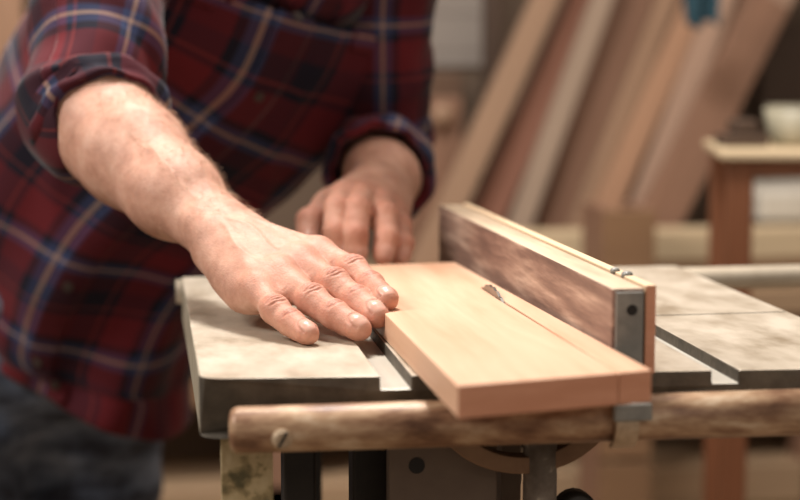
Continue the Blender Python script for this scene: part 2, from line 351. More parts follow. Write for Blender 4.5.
# red-brown trestle table
YT = 1.15
wt = empty('side_table', (float(aty(780, 160, YT)[0]), YT+0.25, 0), 'small red-brown wooden table with clutter on top, at the right', 'table')
x0 = float(aty(716, 160, YT)[0]); x1 = x0+0.62; zt_ = float(aty(760, 152, YT)[2])
MB().box(x0, x1, YT, YT+0.30, zt_-0.012, zt_).build('tabletop', woodx['straw'], wt, bevel=0.003)
MB().box(x0+0.02, x1-0.02, YT+0.015, YT+0.035, zt_-0.036, zt_-0.012).build('apron', woodx['rust'], wt, bevel=0.002)
lx0 = float(aty(723, 200, YT)[0]); lx1 = float(aty(748, 200, YT)[0]); lw = lx1-lx0
for xx in (lx0, x1-0.02-lw):
    for yy in (YT+0.012, YT+0.262): MB().box(xx, xx+lw, yy, yy+lw, 0, zt_-0.012).build('leg', woods['rust'], wt, bevel=0.003)
ZT = zt_
wt.rotation_euler.z = -0.27; wt.location.x += 0.075; wt.location.y -= 0.02
# clutter on the side table
greyg = surf('dusty_green_tin', [(0.3, (0.26, 0.24, 0.17)), (0.7, (0.44, 0.40, 0.30))], 20, rough=0.5)
bowl_c = aty(800, 140, YT+0.14)
mb = MB(); rr = 0.055; mb.tube([(bowl_c[0], bowl_c[1], ZT+0.001), (bowl_c[0], bowl_c[1], ZT+0.012), (bowl_c[0], bowl_c[1], ZT+0.055), (bowl_c[0], bowl_c[1], ZT+0.060), (bowl_c[0], bowl_c[1], ZT+0.054)], [rr*0.75, rr*0.85, rr, rr*0.97, rr*0.90], 28)
tag(mb.build('tin_bowl', greyg, smooth=True), 'pale greenish tin on the red-brown side table', 'tin')
mb = MB(); c = aty(741, 140, YT+0.14)
mb.box(c[0]-0.032, c[0]+0.034, c[1]-0.03, c[1]+0.03, ZT+0.001, ZT+0.018)
mb.box(c[0]-0.016, c[0]+0.020, c[1]-0.02, c[1]+0.02, ZT+0.018, ZT+0.040)
tag(mb.build('hand_plane', woods['dark'], bevel=0.004), 'dark low hand plane on the left end of the side table', 'hand plane')
white = surf('white_plastic', [(0.3, (0.62, 0.58, 0.50)), (0.7, (0.75, 0.71, 0.63))], 8, rough=0.5)
x0 = float(aty(757, 180, 1.98)[0])
tag(MB().box(x0, x0+0.28, 1.96, 2.2, RZ+0.110, RZ+0.175).build('storage_box', white, bevel=0.012), 'white box on the flat boards, seen beneath the side table top', 'box')
# bent wood hoop and blue rag on the wall side
plank(722, 95, 772, 0, 0.105, woods['pale'], 'pale broad board leaning at the upper right, beside the dark panel', L=1.2, Y0=2.183)
plank(690, 170, 745, 60, 0.085, woods['brown'], 'short brown board leaning in front of the pale broad one', L=0.62, Y0=2.023)
a = aty(762, 60, 2.42)
tag(MB().box(a[0], a[0]+0.40, 2.42, 2.46, RZ+0.001, RZ+0.50).build('dark_panel', woods['dark'], bevel=0.003), 'dark wooden panel standing on the bench at the far right', 'panel')
teal = surf('teal_cloth', [(0.3, (0.012, 0.04, 0.06)), (0.7, (0.03, 0.09, 0.12))], 20, rough=0.9)
tc_ = aty(700, 2, 1.93)
v = []; f = []
for i in range(13):
    for j in range(13):
        u_, w_ = i/12-.5, j/12-.5
        v.append((tc_[0]+u_*0.060*(1-0.3*w_), tc_[1]-0.012+0.012*math.sin(9*u_+2*w_), tc_[2]+0.0-w_*0.085+0.008*math.sin(7*u_)))
for i in range(12):
    for j in range(12): f.append((i*13+j, i*13+j+1, (i+1)*13+j+1, (i+1)*13+j))
rg = part('cloth_rag', v, f, teal, smooth=True); sm = rg.modifiers.new('th', 'SOLIDIFY'); sm.thickness = 0.006
tag(rg, 'small dark teal rag hanging over the tops of the leaning boards', 'rag')
# left part behind the man
papm = surf('grey_paper', [(0.3, (0.36, 0.31, 0.275)), (0.7, (0.42, 0.37, 0.33))], 5, rough=0.7)
pc = empty('wall_chart', (float(aty(447, 20, 2.49)[0]), 2.498, float(aty(447, 66, 2.49)[2])), 'grey paper sheet with a faint grid, pinned on the back wall', 'wall chart')
a = aty(405, 66, 2.49); b = aty(487, 66, 2.49)
MB().box(a[0], b[0], 2.490, 2.498, a[2], a[2]+0.42).build('sheet', papm, pc)
for k in range(5): MB().box(a[0], b[0], 2.4888, 2.4898, a[2]+0.03+k*0.08, a[2]+0.033+k*0.08).build('grid_line', surf('grid_ink', [(0, (.2, .17, .15)), (1, (.22, .18, .16))]), pc)
a = aty(418, 72, 2.2); b = aty(478, 72, 2.2)
cb_ = empty('tool_cabinet', (float((a[0]+b[0])/2), 2.3, RZ+0.001), 'dark wooden tool cabinet under the grey wall chart, behind the man', 'cabinet')
MB().box(a[0]-0.05, b[0]-0.03, 2.2, 2.45, RZ+0.001, a[2]).build('body', woods['darkbrown'], cb_, bevel=0.004)
MB().box(a[0]-0.045, b[0]-0.035, 2.186, 2.199, RZ+0.02, a[2]-0.05).build('door', woods['brown'], cb_, bevel=0.003)
c = aty(441, 115, 2.18)
MB().tube([(c[0], 2.186, c[2]), (c[0], 2.165, c[2]), (c[0], 2.155, c[2])], [0.018, 0.024, 0.015], 16).build('knob', woods['tan'], bpy.data.objects['door'], smooth=True)
a = aty(488, 0, 2.3); b = aty(505, 0, 2.3)
tag(MB().box(a[0], b[0], 2.32, 2.36, RZ+0.001, 2.3).build('wooden_post', woods['dark'], bevel=0.003), 'dark upright post between the wall chart and the leaning boards', 'post')
bx('standing_board', -60, 0, 22, 400, 2.2, 0.03, woods['orange'], 'orange wooden board standing at the far left behind the man', 'board', z0=RZ+0.001)
o = bpy.data.objects['standing_board']; o.scale.z = 1.25

# ------------------------------------------------------------------ signed distance modelling of the man
class Grid:
    def __init__(s, lo, hi, h):
        s.lo = np.array(lo, dtype=np.float32); s.h = h
        s.n = [int(math.ceil((b-a)/h))+1 for a, b in zip(lo, hi)]
        s.ax = [np.float32(lo[i])+np.arange(s.n[i], dtype=np.float32)*np.float32(h) for i in range(3)]
    def sub(s, pts, m):
        P = np.array(pts); sl = []
        for i in range(3):
            a = int((P[:, i].min()-m-s.lo[i])/s.h); b = int((P[:, i].max()+m-s.lo[i])/s.h)+2
            sl.append(slice(max(0, min(a, s.n[i])), max(0, min(b, s.n[i]))))
        return tuple(sl)
    def chain(s, prims, k, big=0.05, margin=0.014):
        """prims: (a, b, ra, rb[, flat normal, flatness]) -> (slice, field) smooth union"""
        pts = []
        for p in prims:
            r = max(p[2], p[3])*1.0
            for q in (p[0], p[1]): pts += [np.array(q)-r, np.array(q)+r]
        S = s.sub(pts, margin); shp = [len(s.ax[i][S[i]]) for i in range(3)]
        D = np.full(shp, big, dtype=np.float32)
        for p in prims:
            a = np.array(p[0], dtype=np.float32); b = np.array(p[1], dtype=np.float32); r = max(p[2], p[3])
            s2 = s.sub([a-r, a+r, b-r, b+r], margin)
            rel = tuple(slice(x.start-y.start, x.stop-y.start) for x, y in zip(s2, S))
            X = s.ax[0][s2[0]][:, None, None]-a[0]; Y = s.ax[1][s2[1]][None, :, None]-a[1]; Z = s.ax[2][s2[2]][None, None, :]-a[2]
            ab = b-a; L = float(ab@ab)
            if L < 1e-10: t = np.float32(0)
            else: t = np.clip((X*ab[0]+Y*ab[1]+Z*ab[2])/L, 0, 1)
            qx = X-t*ab[0]; qy = Y-t*ab[1]; qz = Z-t*ab[2]; rr_ = p[2]+(p[3]-p[2])*t
            if len(p) > 4:
                nn = np.array(p[4], dtype=np.float32); nn = nn/np.linalg.norm(nn); fl = p[5]
                e = (qx*nn[0]+qy*nn[1]+qz*nn[2])*(fl-1)
                qx = qx+nn[0]*e; qy = qy+nn[1]*e; qz = qz+nn[2]*e
            d = np.sqrt(qx*qx+qy*qy+qz*qz)-rr_
            o = D[rel]; hh = np.maximum(k-np.abs(o-d), 0)/k
            D[rel] = np.minimum(o, d)-hh*hh*k*0.25
        return S, D
def smin(a, b, k):
    h = np.maximum(k-np.abs(a-b), 0)/k
    return np.minimum(a, b)-h*h*k*0.25
def surface_nets(g, D):
    I = D < 0; n0, n1, n2 = D.shape
    A = I[:-1] | I[1:]; B = I[:-1] & I[1:]
    A = A[:, :-1] | A[:, 1:]; B = B[:, :-1] & B[:, 1:]
    A = A[:, :, :-1] | A[:, :, 1:]; B = B[:, :, :-1] & B[:, :, 1:]
    act = np.argwhere(A & ~B); flat = (act[:, 0].astype(np.int64)*n1+act[:, 1])*n2+act[:, 2]
    pos = np.zeros((len(act), 3)); cnt = np.zeros(len(act)); cs = [(i, j, k) for i in (0, 1) for j in (0, 1) for k in (0, 1)]
    val = {c: D[act[:, 0]+c[0], act[:, 1]+c[1], act[:, 2]+c[2]].astype(np.float64) for c in cs}
    for c in cs:
        for axn in range(3):
            if c[axn] == 0:
                e = list(c); e[axn] = 1; e = tuple(e); d0, d1 = val[c], val[e]; m = (d0 < 0) != (d1 < 0)
                t = np.where(m, d0/np.where(m, d0-d1, 1), 0)
                p = np.tile(np.array(c, float), (len(act), 1)); p[:, axn] += t
                pos[m] += p[m]; cnt[m] += 1
    V = (act+pos/cnt[:, None])*g.h+g.lo
    quads = []
    for axn in range(3):
        s0 = [slice(None)]*3; s1 = [slice(None)]*3; s0[axn] = slice(None, -1); s1[axn] = slice(1, None)
        u, w = [(1, 2), (0, 2), (0, 1)][axn]
        a0, a1 = I[tuple(s0)], I[tuple(s1)]; E_ = np.argwhere(a0 != a1); E_ = E_[(E_[:, u] > 0) & (E_[:, w] > 0)]
        E_ = E_[(E_[:, u] < D.shape[u]-1) & (E_[:, w] < D.shape[w]-1)]
        q = []
        for du, dw in ((0, 0), (-1, 0), (-1, -1), (0, -1)):
            e = E_.copy(); e[:, u] += du; e[:, w] += dw
            q.append(np.searchsorted(flat, (e[:, 0].astype(np.int64)*n1+e[:, 1])*n2+e[:, 2]))
        q = np.stack(q, 1); ins = I[E_[:, 0], E_[:, 1], E_[:, 2]]
        flip = ins if axn != 1 else ~ins
        q[~flip] = q[~flip][:, ::-1]
        quads.append(q)
    return V, np.concatenate(quads)
def vnormals(V, Q):
    a = V[Q[:, 2]]-V[Q[:, 0]]; b = V[Q[:, 3]]-V[Q[:, 1]]; n = np.cross(a, b); Nn = np.zeros_like(V)
    for k in range(4): np.add.at(Nn, Q[:, k], n)
    return Nn/np.maximum(np.linalg.norm(Nn, axis=1, keepdims=True), 1e-12)
def unit(v): v = np.asarray(v, float); return v/np.linalg.norm(v)
def gauss(x, s): return np.exp(-0.5*(x/s)**2)

def arm_mesh(J, rad, wrist, elbow, upper, h, dors, detail=True, r_el=0.049, thumb_rad=(0.0125, 0.0105, 0.0095)):
    """hand + forearm in one smooth surface. J: finger -> [mcp, pip, dip, tip]; returns verts, quads, nail, red"""
    wrist = np.array(wrist); elbow = np.array(elbow); upper = np.array(upper)
    pts = [p for j in J.values() for p in j]+[wrist, elbow, upper]
    P = np.array(pts); lo = P.min(0)-0.062; hi = P.max(0)+0.062
    tipz = P[:, 2].min(); lo[2] = max(lo[2], tipz-0.03)
    g = Grid(lo, hi, h); D = np.full(g.n, 0.05, dtype=np.float32)
    nrm = unit(dors)
    four = ['index', 'middle', 'ring', 'pinky']
    mc = [J[k][0] for k in four]; side = unit(mc[0]-mc[3])
    palm = []
    fd = unit(elbow-wrist)
    for i, k in enumerate(four):
        off = (1.5-i)/1.5
        base = wrist+side*off*0.016-fd*0.006+nrm*0.000
        m = J[k][0]; rm = {'index': .0125, 'middle': .0125, 'ring': .0120, 'pinky': .0112}[k]
        palm.append((base, m-nrm*0.0035, 0.0150, rm))
        palm.append((lerp(base, m, .45)-nrm*.010, m-nrm*0.009-unit(J[k][1]-m)*0.006, 0.0125, 0.0105))
    for i in range(3):
        qa = lerp(mc[i], J[four[i]][1], .52); qb = lerp(mc[i+1], J[four[i+1]][1], .52); palm.append((lerp(qa, qb, .5)-nrm*.004, lerp(mc[i], mc[i+1], .5)-nrm*.005, 0.0066, 0.0095))
    for i in range(3): palm.append((lerp(mc[i], mc[i+1], .5)-nrm*.005-unit(J[four[i]][1]-mc[i])*0.006, lerp(wrist, lerp(mc[i], mc[i+1], .5), .3), 0.0105, 0.014))
    palm.append((wrist-side*0.017-nrm*.004, lerp(wrist-side*0.02, mc[3], .75)-nrm*.012-side*0.003, 0.0150, 0.0115))       # ulnar heel
    tm = J['thumb']
    palm.append((wrist+side*0.018-nrm*.006, tm[0], 0.0165, thumb_rad[0]))
    # forearm, oval at the wrist and round below the elbow
    w2 = lerp(wrist, elbow, .12); w3 = lerp(wrist, elbow, .34); w4 = lerp(wrist, elbow, .66); w5 = lerp(wrist, elbow, .92)
    fn = unit(nrm-fd*float(nrm@fd))
    palm.append((wrist-fd*0.008, w2, 0.0245, 0.0262, fn, 1.25))
    palm.append((w2, w3-side*.003, 0.0262, 0.0375, fn, 1.15))
    palm.append((w3-side*.003, w4-fn*.001, 0.0375, r_el*0.93, fn, 1.06))
    palm.append((w4-fn*.001, w5, r_el*0.93, r_el, fn, 1.02))
    palm.append((w5, elbow, r_el, r_el*0.93))
    palm.append((elbow, upper, r_el*0.93, 0.047))
    if detail:
        uh = wrist-side*0.017+fd*0.012+fn*0.010; palm.append((uh, uh+fd*0.012, 0.0095, 0.008))             # ulna head
    S, Dp = g.chain(palm, 0.016); D[S] = Dp
    # extensor tendons and knuckle heads
    if detail:
        ten = []
        for i, k in enumerate(four):
            off = (1.5-i)/1.5; m = J[k][0]; b = wrist+side*off*0.008+nrm*0.0185-fd*.006
            mid = lerp(b, m, .55)+nrm*(0.0125-0.0035)*0.55
            ten.append((lerp(b, m, .30)+nrm*.001, m+nrm*0.0072, 0.0028, 0.0034))
            ten.append((m+nrm*0.0022, m+nrm*0.0022, 0.0108, 0.0108))
        S2, Dt = g.chain(ten, 0.004)
        D[S2] = smin(D[S2], Dt, 0.0062)
    Dbase = D.copy()
    fingers = {}
    for k in four+['thumb']:
        j = J[k]; r = rad[k]; ds = []
        pr = []
        for i in range(len(j)-1):
            pr.append((j[i], j[i+1], r[i], r[i+1]))
            mid = lerp(j[i], j[i+1], .5)
            if i > 0: pr.append((mid-nrm*0.0012, mid-nrm*0.0012, (r[i]+r[i+1])/2*.97, (r[i]+r[i+1])/2*.97))
        for i in range(1, len(j)-1):                 # joint swell
            t = unit(j[i+1]-j[i-1]); dn = unit(nrm-t*float(nrm@t)); pr.append((j[i]+dn*0.0006, j[i]+dn*0.0006, r[i]*.98, r[i]*.98))
        t = unit(j[-1]-j[-2]); pr.append((j[-1], j[-1]+t*0.0035, r[-1]*0.97, r[-1]*0.78))
        S3, Df = g.chain(pr, 0.0060)
        D[S3] = np.minimum(D[S3], smin(Dbase[S3], Df, 0.0075 if k != 'thumb' else 0.012))
    # open upper end: nothing to do, the upper arm ends inside the sleeve
    V, Q = surface_nets(g, D); Nn = vnormals(V, Q)
    if np.mean(np.einsum('ij,ij->i', Nn, V-V.mean(0))) < 0: Q = Q[:, ::-1]; Nn = -Nn
    nail = np.zeros(len(V)); red = np.zeros(len(V)); disp = np.zeros(len(V)); crease = np.zeros(len(V))
    # owner finger of each vertex
    dist = []
    for k in four+['thumb']:
        j = J[k]; best = np.full(len(V), 9.0)
        for i in range(len(j)-1):
            ab = j[i+1]-j[i]; t = np.clip((V-j[i])@ab/(ab@ab), 0, 1); best = np.minimum(best, np.linalg.norm(V-j[i]-t[:, None]*ab, axis=1))
        dist.append(best)
    owner = np.argmin(dist, 0); dmin = np.min(dist, 0)
    for fi, k in enumerate(four+['thumb']):
        j = J[k]; r = rad[k]; own = (owner == fi) & (dmin < 0.016)
        for i in range(1, len(j)-1):
            t = unit(unit(j[i+1]-j[i])+unit(j[i]-j[i-1])); dn = unit(nrm-t*float(nrm@t)); sd = np.cross(t, dn)
            q = V-j[i]; s_ = q@t; a = q@dn; b = q@sd
            dm = np.clip(Nn@dn*1.4, 0, 1)*own
            if detail:
                first = (i == 1)
                offs = (-0.0066, -0.0036, -0.0006, 0.0026, 0.0056) if first and len(j) == 4 else (-0.0030, -0.0005, 0.0020)
                for c_i, o_ in enumerate(offs):
                    bend = 1.0 if o_ > 0 else -1.0
                    oo = o_+bend*(b/0.009)**2*0.0022*(-1)+0.00035*np.sin(b*620+c_i*1.3+fi*1.7)
                    amp = (0.00110 if first else 0.00075)*(1-0.25*abs(c_i-2)/2)
                    G = gauss(s_-oo, 0.00075)*dm*np.clip(1.25-(b/0.0078)**2, 0, 1)
                    disp -= amp*G; crease = np.maximum(crease, G)
                disp += (0.0005 if first else .0002)*gauss(s_, 0.0045)*dm
                disp -= 0.0004*gauss(s_+0.0105, 0.0022)*dm
            red += 0.35*gauss(s_, 0.006)*dm
        # palmar side flatness / fingertip
        t = unit(j[-1]-j[-2]); dn = unit(nrm-t*float(nrm@t))
        if k in ('pinky', 'ring', 'middle', 'index') : dn = unit(dn+0.0*side)
        sd = np.cross(t, dn); c = j[-1]+t*0.0005; q = V-c; s_ = q@t; b = q@sd; a = q@dn
        nl, nw = (0.0066, r[-1]*0.74)
        rr2 = np.sqrt(np.abs((s_-0.0006)/nl)**2.6+np.abs(b/nw)**2.6+1e-12)**(2/2.6)
        up_ = (a > 0)*own*(Nn@dn > -0.1)
        m = np.clip((1.06-rr2)/0.12, 0, 1)*up_
        nail = np.maximum(nail, m)
        if detail:
            ring = gauss(rr2-1.08, 0.09)*up_*(s_ < nl*0.75)
            disp -= 0.00050*ring; disp += 0.00022*m; crease = np.maximum(crease, ring*0.6)
            disp += 0.00035*gauss(rr2-1.45, 0.14)*up_*(s_ < 0.003)
        red += 0.30*own*np.clip(((V-j[0])@unit(j[1]-j[0]))/0.02, 0, 1)*(1-m); red += 0.5*gauss(np.linalg.norm(V-j[-1]-t*0.002, axis=1), 0.008)*own*(1-m)
        mk = np.linalg.norm(V-j[0]-nrm*0.008, axis=1); red += 0.55*gauss(mk, 0.010)
        if detail and k != 'thumb':                                          # soft creases over the big knuckles
            t = unit(j[1]-j[0]); q = V-j[0]; s_ = q@t; b = q@np.cross(t, nrm)
            dm = np.clip(Nn@nrm*1.5-.4, 0, 1)*gauss(b, 0.006)*gauss(s_, 0.006)
            disp -= 0.00016*dm*np.sin(s_*3300+b*500+fi)
    if detail:
        # veins wandering over the back of the hand, from the wrist towards the knuckle gaps
        hb = np.clip(Nn@nrm*2-.6, 0, 1)
        for pa, pb, am, ph in ((wrist+side*.012, lerp(mc[0], mc[1], .5), .0026, 0.3), (wrist-side*.004, lerp(mc[1], mc[2], .5), .0034, 1.9), (wrist-side*.014, lerp(mc[2], mc[3], .55), .0028, 4.0), (lerp(wrist, elbow, .40)+side*0.01, wrist+side*.006, .004, 2.2), (lerp(wrist, elbow, .5)-side*.014, wrist-side*.010, .003, 5.0)):
            ab = pb-pa; L = np.linalg.norm(ab); t = ab/L; q = V-pa; s_ = q@t; b = q@unit(np.cross(t, nrm))
            w_ = b-am*np.sin(s_/L*7+ph); fade = np.clip(s_/0.008, 0, 1)*np.clip((L-s_)/0.012, 0, 1)
            disp += 0.00085*gauss(w_, 0.0017)*fade*hb*(0.4 if am in (.004, .003) else 1.0)
    V = V+Nn*disp[:, None]
    return V, Q, nail, np.clip(red, 0, 1), np.clip(crease, 0, 1), Nn

# ---- near (right) hand, palm down behind the board
RH = dict(
    pinky=[aty(256, 289, .176), aty(275, 310, .145), aty(291, 323, .1285), atz(307, 333, TOP+.0085)],
    ring=[aty(279, 275, .192), aty(312, 300, .154), aty(335, 315, .133), atz(358, 328, TOP+.0105)],
    middle=[aty(299, 263, .208), aty(334, 284, .170), aty(357, 301, .148), atz(376, 315, TOP+.0175)],
    index=[aty(319, 254, .222), aty(353, 270, .188), aty(371, 286, .166), atz(386, 299, TOP+.0275)])
Wr = aty(229, 240, .262)
El = aty(88, 114, .455)
RH['thumb'] = [Wr+np.array([.036, .010, -.022]), Wr+np.array([.066, .004, -.036]), Wr+np.array([.088, -.012, -.044])]
RAD = dict(pinky=(.0104, .0092, .0082, .0074), ring=(.0116, .0103, .0092, .0084), middle=(.0118, .0106, .0097, .0088), index=(.0114, .0100, .0090, .0082), thumb=(.0125, .0112, .0095))
sideR = unit(RH['index'][0]-RH['pinky'][0]); fdR = unit((RH['middle'][0]+RH['ring'][0])/2-Wr)
dorsR = unit(np.cross(sideR, -fdR)); dorsR = dorsR if dorsR[2] > 0 else -dorsR
RS = aty(112, -105, .64)
UpR = lerp(El, RS, 0.35)
V1, Q1, n1, r1, c1, N1 = arm_mesh(RH, RAD, Wr, El, UpR, 0.00085, dorsR)
# ---- far (left) hand, holding the board's end
LH = dict(index=[aty(343, 196, .487), aty(337, 208, .449), aty(335, 232, .430), aty(337, 252, .425)],
    middle=[aty(362, 198, .490), aty(357, 210, .445), aty(355, 235, .424), aty(356, 255, .418)],
    ring=[aty(380, 204, .492), aty(385, 215, .450), aty(387, 238, .429), aty(384, 254, .420)],
    pinky=[aty(394, 214, .494), aty(400, 226, .465), aty(403, 244, .445), aty(401, 256, .438)])
WrL = aty(380, 190, .560); ElL = aty(379, 150, .775); LS = aty(378, -70, .74)
LH['thumb'] = [aty(328, 206, .515), aty(310, 222, .490), aty(308, 243, .470)]
sideL = unit(LH['index'][0]-LH['pinky'][0]); fdL = unit((LH['middle'][0]+LH['ring'][0])/2-WrL)
dorsL = unit(np.cross(sideL, fdL)); dorsL = dorsL if dorsL[2] > 0 else -dorsL
RADL = {k: tuple(x*1.08 for x in v_) for k, v_ in RAD.items()}
V2, Q2, n2, r2, c2, N2 = arm_mesh(LH, RADL, WrL, ElL, lerp(ElL, LS, .4), 0.0017, dorsL, detail=False, r_el=0.043)

# ---- trunk, head and legs
hemC = aty(84, 305, .92); midC = aty(108, 178, .86); chC = aty(222, 30, .77); shC = aty(264, -48, .735)
pelvis = aty(28, 300, .96)
neck0 = aty(316, -52, .70); neck1 = neck0+np.array([.02, -.055, .075]); headc = neck1+np.array([.012, -.055, .070])
latU = unit(LS-RS); 
g3 = Grid((-0.75, 0.35, -0.02), (0.60, 1.35, 1.68), 0.0075); D3 = np.full(g3.n, 0.05, dtype=np.float32)
def leg(h, k, a, toe):
    return [(h, k, .080, .056), (k, lerp(k, a, .35), .056, .054), (lerp(k, a, .35), a, .054, .036), (a, a+np.array([0, 0, -.035]), .036, .036), (a+np.array([0, 0, -.04]), toe, .034, .026)]
hR = pelvis+np.array([-.085, -.01, -.04]); hL = pelvis+np.array([.085, .03, -.04])
kR = np.array([hR[0]-.03, hR[1]-.08, .46]); kL = np.array([hL[0]-.03, hL[1]+.02, .47])
aR = np.array([kR[0]-.01, kR[1]+.06, .095]); aL = np.array([kL[0]+.02, kL[1]+.10, .095])
toeR = aR+np.array([.03, -.17, -.062]); toeL = aL+np.array([.06, -.16, -.062])
trunk = [(pelvis+latU*(-.05), pelvis+latU*.05, .095, .095), (pelvis, midC, .095, .09), (midC-latU*.04, midC+latU*.04, .085, .085), (midC-latU*.04, chC-latU*.06, .085, .08), (midC+latU*.04, chC+latU*.06, .085, .08),
         (chC-latU*.06, shC-latU*.07, .08, .06), (chC+latU*.06, shC+latU*.07, .08, .06), (shC-latU*.07, RS, .055, .045), (shC+latU*.07, LS, .055, .045),
         (shC, neck0, .070, .060), (neck0, neck1, .060, .056), (RS, lerp(RS, El, .8), .045, .040), (LS, lerp(LS, ElL, .8), .045, .038)]
S, Dd = g3.chain(trunk, 0.03, margin=0.06); D3[S] = np.minimum(D3[S], Dd)
fdir = unit(np.array([.12, -.80, -.60])); hup = unit(np.array([.05, -.60, .80])); hsd = unit(np.cross(fdir, hup)); hup = np.cross(hsd, fdir)
def HP(s, u, f_): return headc+hsd*s+hup*u+fdir*f_
head = [(HP(0, .03, -.03), HP(0, .03, .02), .082, .078), (HP(0, -.03, .02), HP(0, -.075, .055), .062, .030), (HP(0, 0, .04), HP(0, -.04, .05), .060, .048), (neck1, HP(0, -.02, -.02), .056, .062),
        (HP(0, .012, .088), HP(0, -.022, .108), .009, .014), (HP(-.012, -.026, .094), HP(.012, -.026, .094), .010, .010), (HP(-.020, -.052, .082), HP(.020, -.052, .082), .009, .009),
        (HP(-.045, .026, .068), HP(.045, .026, .068), .017, .017), (HP(-.084, .010, -.01), HP(-.086, -.022, -.004), .016, .009), (HP(.084, .010, -.01), HP(.086, -.022, -.004), .016, .009)]
head += [(HP(-.034, .004, .066), HP(-.034, .004, .066), .0145, .0145), (HP(.034, .004, .066), HP(.034, .004, .066), .0145, .0145)]
g7 = Grid(np.minimum(headc, neck1)-.15, np.maximum(headc, neck1)+.15, 0.0035); D7 = np.full(g7.n, .05, dtype=np.float32)
S, Dd = g7.chain(head, 0.010, margin=0.03); D7[S] = Dd
for s_ in (-.034, .034):                                       # eye sockets, the lids in them
    S, Dd = g7.chain([(HP(s_-.006, .006, .088), HP(s_+.006, .006, .088), .011, .011)], .004); D7[S] = np.maximum(D7[S], -Dd)
    S, Dd = g7.chain([(HP(s_, .003, .070), HP(s_, .003, .070), .0135, .0135)], .004); D7[S] = smin(D7[S], Dd, .003)
S, Dd = g7.chain([(HP(-.022, -.0535, .095), HP(.022, -.0535, .095), .0016, .0016)], .002); D7[S] = np.maximum(D7[S], -Dd)
V7, Q7 = surface_nets(g7, D7)
N7 = vnormals(V7, Q7)
if np.mean(np.einsum('ij,ij->i', N7, V7-V7.mean(0))) < 0: Q7 = Q7[:, ::-1]
for h_, k_, a_, t_ in ((hR, kR, aR, toeR), (hL, kL, aL, toeL)):
    S, Dd = g3.chain(leg(h_, k_, a_, t_), 0.04, margin=0.05); D3[S] = smin(D3[S], Dd, .05)
V3, Q3 = surface_nets(g3, D3)
Nn3 = vnormals(V3, Q3)
if np.mean(np.einsum('ij,ij->i', Nn3, V3-V3.mean(0))) < 0: Q3 = Q3[:, ::-1]

base = Vector((float((aR[0]+aL[0])/2), float((aR[1]+aL[1])/2), 0))
man = empty('person', base, 'man in a red and navy plaid shirt leaning over the saw', 'person')
# skin
m, nt, b = newmat('skin'); L = nt.links.new
tc = N(nt, 'ShaderNodeTexCoord'); no = N(nt, 'ShaderNodeTexNoise', Scale=45.0, Detail=6.0, Roughness=0.65); L(tc.outputs['Object'], no.inputs['Vector'])
cr_ = ramp(nt, [(0.30, (0.43, 0.215, 0.15)), (0.5, (0.57, 0.31, 0.225)), (0.7, (0.68, 0.41, 0.31))]); L(no.outputs['Fac'], cr_.inputs[0])
ar = N(nt, 'ShaderNodeAttribute', attribute_name='red'); mx = N(nt, 'ShaderNodeMix', data_type='RGBA')
mu = N(nt, 'ShaderNodeMath', operation='MULTIPLY'); mu.inputs[1].default_value = 0.48; L(ar.outputs['Fac'], mu.inputs[0]); L(mu.outputs[0], mx.inputs[0])
L(cr_.outputs[0], mx.inputs[6]); mx.inputs[7].default_value = (0.62, 0.20, 0.13, 1)
ac = N(nt, 'ShaderNodeAttribute', attribute_name='crease'); mx2 = N(nt, 'ShaderNodeMix', data_type='RGBA'); mu2 = N(nt, 'ShaderNodeMath', operation='MULTIPLY'); mu2.inputs[1].default_value = 0.55
L(ac.outputs['Fac'], mu2.inputs[0]); L(mu2.outputs[0], mx2.inputs[0]); L(mx.outputs[2], mx2.inputs[6]); mx2.inputs[7].default_value = (0.30, 0.09, 0.055, 1)
an_ = N(nt, 'ShaderNodeAttribute', attribute_name='nail'); mx3 = N(nt, 'ShaderNodeMix', data_type='RGBA'); L(an_.outputs['Fac'], mx3.inputs[0]); L(mx2.outputs[2], mx3.inputs[6]); mx3.inputs[7].default_value = (0.66, 0.37, 0.29, 1)
L(mx3.outputs[2], b.inputs['Base Color'])
mr = N(nt, 'ShaderNodeMapRange'); mr.inputs['To Min'].default_value = 0.56; mr.inputs['To Max'].default_value = 0.33; L(an_.outputs['Fac'], mr.inputs[0]); L(mr.outputs[0], b.inputs['Roughness'])
b.inputs['Specular IOR Level'].default_value = 0.38; b.inputs['Subsurface Weight'].default_value = 0.12; b.inputs['Subsurface Radius'].default_value = (1.0, 0.3, 0.15); b.inputs['Subsurface Scale'].default_value = 0.006
vo = N(nt, 'ShaderNodeTexVoronoi', Scale=620.0); L(tc.outputs['Object'], vo.inputs['Vector'])
n2_ = N(nt, 'ShaderNodeTexNoise', Scale=260.0, Detail=5.0); L(tc.outputs['Object'], n2_.inputs['Vector'])
ad = N(nt, 'ShaderNodeMath', operation='ADD'); L(vo.outputs['Distance'], ad.inputs[0]); L(n2_.outputs['Fac'], ad.inputs[1])
inv = N(nt, 'ShaderNodeMapRange'); inv.inputs['To Min'].default_value = 0.22; inv.inputs['To Max'].default_value = 0.0; L(an_.outputs['Fac'], inv.inputs[0])
bu = N(nt, 'ShaderNodeBump', Distance=0.0009); L(inv.outputs[0], bu.inputs['Strength']); L(ad.outputs[0], bu.inputs['Height']); L(bu.outputs[0], b.inputs['Normal'])
M['skin'] = m
Va = np.concatenate([V1, V2, V3, V7]); Qa = np.concatenate([Q1, Q2+len(V1), Q3+len(V1)+len(V2), Q7+len(V1)+len(V2)+len(V3)])
